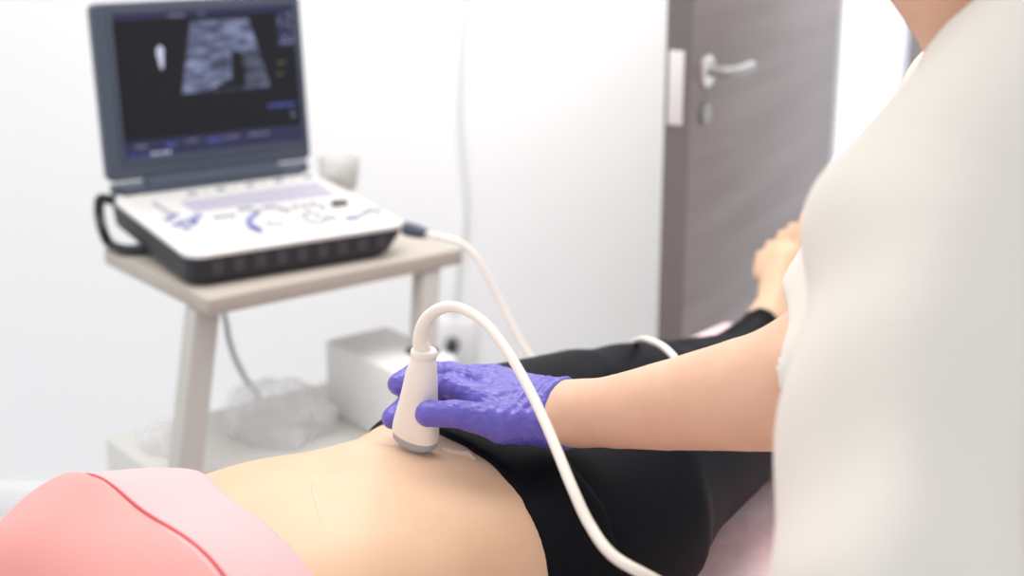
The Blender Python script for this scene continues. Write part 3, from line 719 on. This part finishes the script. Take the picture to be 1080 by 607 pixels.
fobj('body', bf, M['skin_s'], son, relax=2)
# gloves
axw = (SW(650, 434, 1.27)-wrR); axw /= np.linalg.norm(axw)
gl = Field(SW(520, 420, 1.31)-.16, SW(520, 420, 1.31)+.16, .0016); handR(gl, .0006)
gl.chain([wrR-axw*.020, wrR+axw*.006], [.0285, .0296], .008)
u1 = np.cross(axw, [0, 0, 1]); u1 /= np.linalg.norm(u1); u2 = np.cross(u1, axw)
ringp = []
for i in range(28):
    a = 2*math.pi*i/28; ringp.append(wrR+axw*(-.001+.0022*math.sin(3*a+1)+.0014*math.sin(7*a))+(u1*math.cos(a)+u2*math.sin(a))*(.0312+.0016*math.sin(5*a)))
for i in range(28): gl.cap(ringp[i], ringp[(i+1) % 28], .0013, .0013, .003)
d0_ = wrR
def wr(X, Y, Z):
    s1 = np.sin(230*X+410*Y+60*Z+2*np.sin(150*Y)); s2 = np.sin(170*Y-520*Z+190*X+1.5*np.sin(210*X))
    t = ((X-d0_[0])*axw[0]+(Y-d0_[1])*axw[1]+(Z-d0_[2])*axw[2])
    near = np.exp(-((t+.012)/.016)**2)
    c1 = (1-np.abs(np.sin(118*Y+64*X-35*Z+1.4*np.sin(95*X+40*Z))))**5; c2 = (1-np.abs(np.sin(88*X-120*Z+50*Y+1.2*np.sin(120*Y))))**6
    return .0012*c1*(.4+.6*np.abs(s2))+.0010*c2*np.abs(s1)+.0004*s1*np.abs(s2)+.0009*near*np.sin(t*780+1.5*np.sin(Z*160))
gl.displace(wr)
gl.clip(lambda X, Y, Z: ((X-d0_[0])*axw[0]+(Y-d0_[1])*axw[1]+(Z-d0_[2])*axw[2])-.0012, .0015)
gm = mat('violet_nitrile', (.115, .09, .465), .33, .6)
nt = gm.node_tree; b = nt.nodes['Principled BSDF']; tc = nt.nodes.new('ShaderNodeTexCoord')
mp = nt.nodes.new('ShaderNodeMapping'); mp.inputs['Scale'].default_value = (90, 28, 60); mp.inputs['Rotation'].default_value = (.4, .2, .6); nt.links.new(tc.outputs['Object'], mp.inputs['Vector'])
n1 = nt.nodes.new('ShaderNodeTexNoise'); n1.inputs['Scale'].default_value = 1.3; n1.inputs['Detail'].default_value = 3; n1.inputs['Distortion'].default_value = 1.6; nt.links.new(mp.outputs[0], n1.inputs['Vector'])
bp = nt.nodes.new('ShaderNodeBump'); bp.inputs['Strength'].default_value = .55; bp.inputs['Distance'].default_value = .0035; nt.links.new(n1.outputs['Fac'], bp.inputs['Height']); nt.links.new(bp.outputs['Normal'], b.inputs['Normal'])
fobj('glove', gl, gm, son, label='violet nitrile glove gripping the probe', relax=1)
gl2 = Field(wrL-np.array([.12, .12, .22]), wrL+np.array([.12, .12, .06]), .0025); handL(gl2, .0006); gl2.cap(wrL, wrL+np.array([0, 0, .03]), .029, .030, .01)
gl2.clip(lambda X, Y, Z: Z-wrL[2]-.022+0*X+0*Y, .002); fobj('glove', gl2, gm, son)
# tunic
tf = bf.copy(); tf.F = tf.F-.011
tf.chain([[0, 0, .80], [0, .0, 1.0], chest*.5+np.array([0, -.01, .53]), chest+np.array([0, -.015, 0])], [.165, .135, .118, .108], .06)
for sg in (1, -1): tf.cap((sg*.07, 0, .66), (sg*.07, 0, .95), .135, .12, .08)
for s_ in (shR, shL): tf.cap(chest+np.array([0, -.02, -.03]), s_, .08, .055, .03)
tf.cap(neck+np.array([0, -.035, -.055]), shR, .066, .068, .04)
trap = SW(1134, 60, .965); tf.chain([shL, trap, neck+np.array([.02, -.05, -.01])], [.069, .087, .072], .012); tf.cap(trap, chest+np.array([0, -.06, .02]), .07, .09, .05)
tf.cap(shL, elL+np.array([0, 0, .02]), .068, .074, .012)
tf.chain([SW(988, 235, .86), SW(968, 420, .825), SW(935, 640, .785)], [.016, .020, .018], .02)
eR = shR*.25+elR*.75; tf.cap(shR, eR, .070, .068, .03)
tf.displace(lambda X, Y, Z: .0045*np.sin(34*X+22*Y+9*Z+1.6*np.sin(11*Z))+.0035*np.sin(46*Y-14*Z+20*X))
dR = elR-shR; dR /= np.linalg.norm(dR)
tf.cap(elR+dR*.035, f2, .062, .085, .01, mode='s'); tf.cap(f2, f1, .085, .10, .01, mode='s'); tf.cap(f1, wrR, .10, .12, .01, mode='s'); tf.cap(wrR, SW(420, 430, 1.31), .12, .12, .01, mode='s')
tf.cap(elL*.86+wrL*.14+np.array([0, 0, -.11]), wrL-np.array([0, 0, .2]), .11, .12, .01, mode='s')
na = ntop-neck; na /= np.linalg.norm(na)
tf.cap(neck-na*.012+np.array([0, .008, 0]), ntop, .069, .085, .008, mode='s'); tf.cap(ntop, hd+np.array([0, 0, .05]), .10, .16, .01, mode='s')
tf.clip(lambda X, Y, Z: .60-Z+0*X+0*Y, .01)
tf.clip(lambda X, Y, Z: (X-neck[0])*na[0]+(Y-neck[1])*na[1]+(Z-neck[2])*na[2]-.05, .01)
tf.clip(lambda X, Y, Z: np.minimum(-X-.19, elL[2]-.075-Z)+0*Y, .008)
fobj('tunic', tf, M['coat'], son, relax=6)
rw = bf.copy(); rw.F = rw.F-.012
rw.clip(lambda X, Y, Z: np.maximum(Z-.92, .10-Z)+0*X+0*Y, .006); rw.clip(lambda X, Y, Z: np.abs(X)-.21+0*Y+0*Z, .006)
fobj('trousers', rw, M['trousers'], son)
for sg in (1, -1):
    cf = Field((sg*.10-.07, -.10, -.002), (sg*.10+.07, .20, .12), .005)
    cf.chain([(sg*.09, -.035, .045), (sg*.10, .06, .042), (sg*.105, .14, .032)], [.047, .046, .036], .03); cf.clip(lambda X, Y, Z: .002-Z+0*X+0*Y, .004)
    cf.clip(lambda X, Y, Z: Z-.085+0*X+0*Y, .006); fobj('shoe', cf, M['white_box'], son)
hf = Field(hd-.17, hd+.17, .005); hf.ell(H(0, -.012, .018), (.086, .100, .104), .01, Q)
hf.clip(lambda X, Y, Z: ((Y-hd[1])*ct-(Z-hd[2])*sn_)-.052-.5*((Y-hd[1])*sn_+(Z-hd[2])*ct)+0*X, .01)
hf.clip(lambda X, Y, Z: -((Y-hd[1])*sn_+(Z-hd[2])*ct)-.045+0*X, .01)
hf.ell(H(0, -.125, .03), (.042, .04, .042), .01, Q); fobj('hair', hf, M['hair'], son)
for sg in (1, -1):
    bm = bmesh.new(); bmesh.ops.create_uvsphere(bm, u_segments=18, v_segments=12, radius=.0115, matrix=Matrix.Translation(Vector(H(sg*.032, .083, .004)))); e = bobj('eye', bm, M['eye'], son)
    bm = bmesh.new(); bmesh.ops.create_uvsphere(bm, u_segments=14, v_segments=10, radius=.0058, matrix=Matrix.Translation(Vector(H(sg*.032, .0905, .001)))); bobj('iris', bm, M['iris'], e)

# ================================================================== LIGHT
w = bpy.data.worlds.new('world'); sc.world = w; w.use_nodes = True
w.node_tree.nodes['Background'].inputs[0].default_value = (.95, .975, 1, 1); w.node_tree.nodes['Background'].inputs[1].default_value = .94
def area(name, loc, tgt, sx, sy, power, col=(1, 1, 1)):
    l = bpy.data.lights.new(name, 'AREA'); l.shape = 'RECTANGLE'; l.size = sx; l.size_y = sy; l.energy = power; l.color = col
    o = bpy.data.objects.new(name, l); COL.objects.link(o); o.location = loc
    o.rotation_euler = (Vector(tgt)-Vector(loc)).to_track_quat('-Z', 'Y').to_euler(); return o
area('ceiling_light', (-.25, 2.0, 2.65), (-.15, 1.7, 0), 2.0, 1.2, 34, (1, .97, .93))
area('wall_fill', (.16, 2.42, 2.62), (.20, 3.05, .95), 1.0, .2, 5, (1, .99, .98)).data.spread = R(75)  # added fill without a fixture, brightens the wall next to the door
area('corridor_light', (1.2, 3.8, 2.6), (1.2, 3.9, 0), 1.2, .5, 60, (.97, .98, 1))
sc.view_settings.view_transform = 'Standard'; sc.view_settings.look = 'None'; sc.view_settings.gamma = 1.; sc.view_settings.use_curve_mapping = False
sc.view_settings.exposure = .12
sc.cycles.use_denoising = True
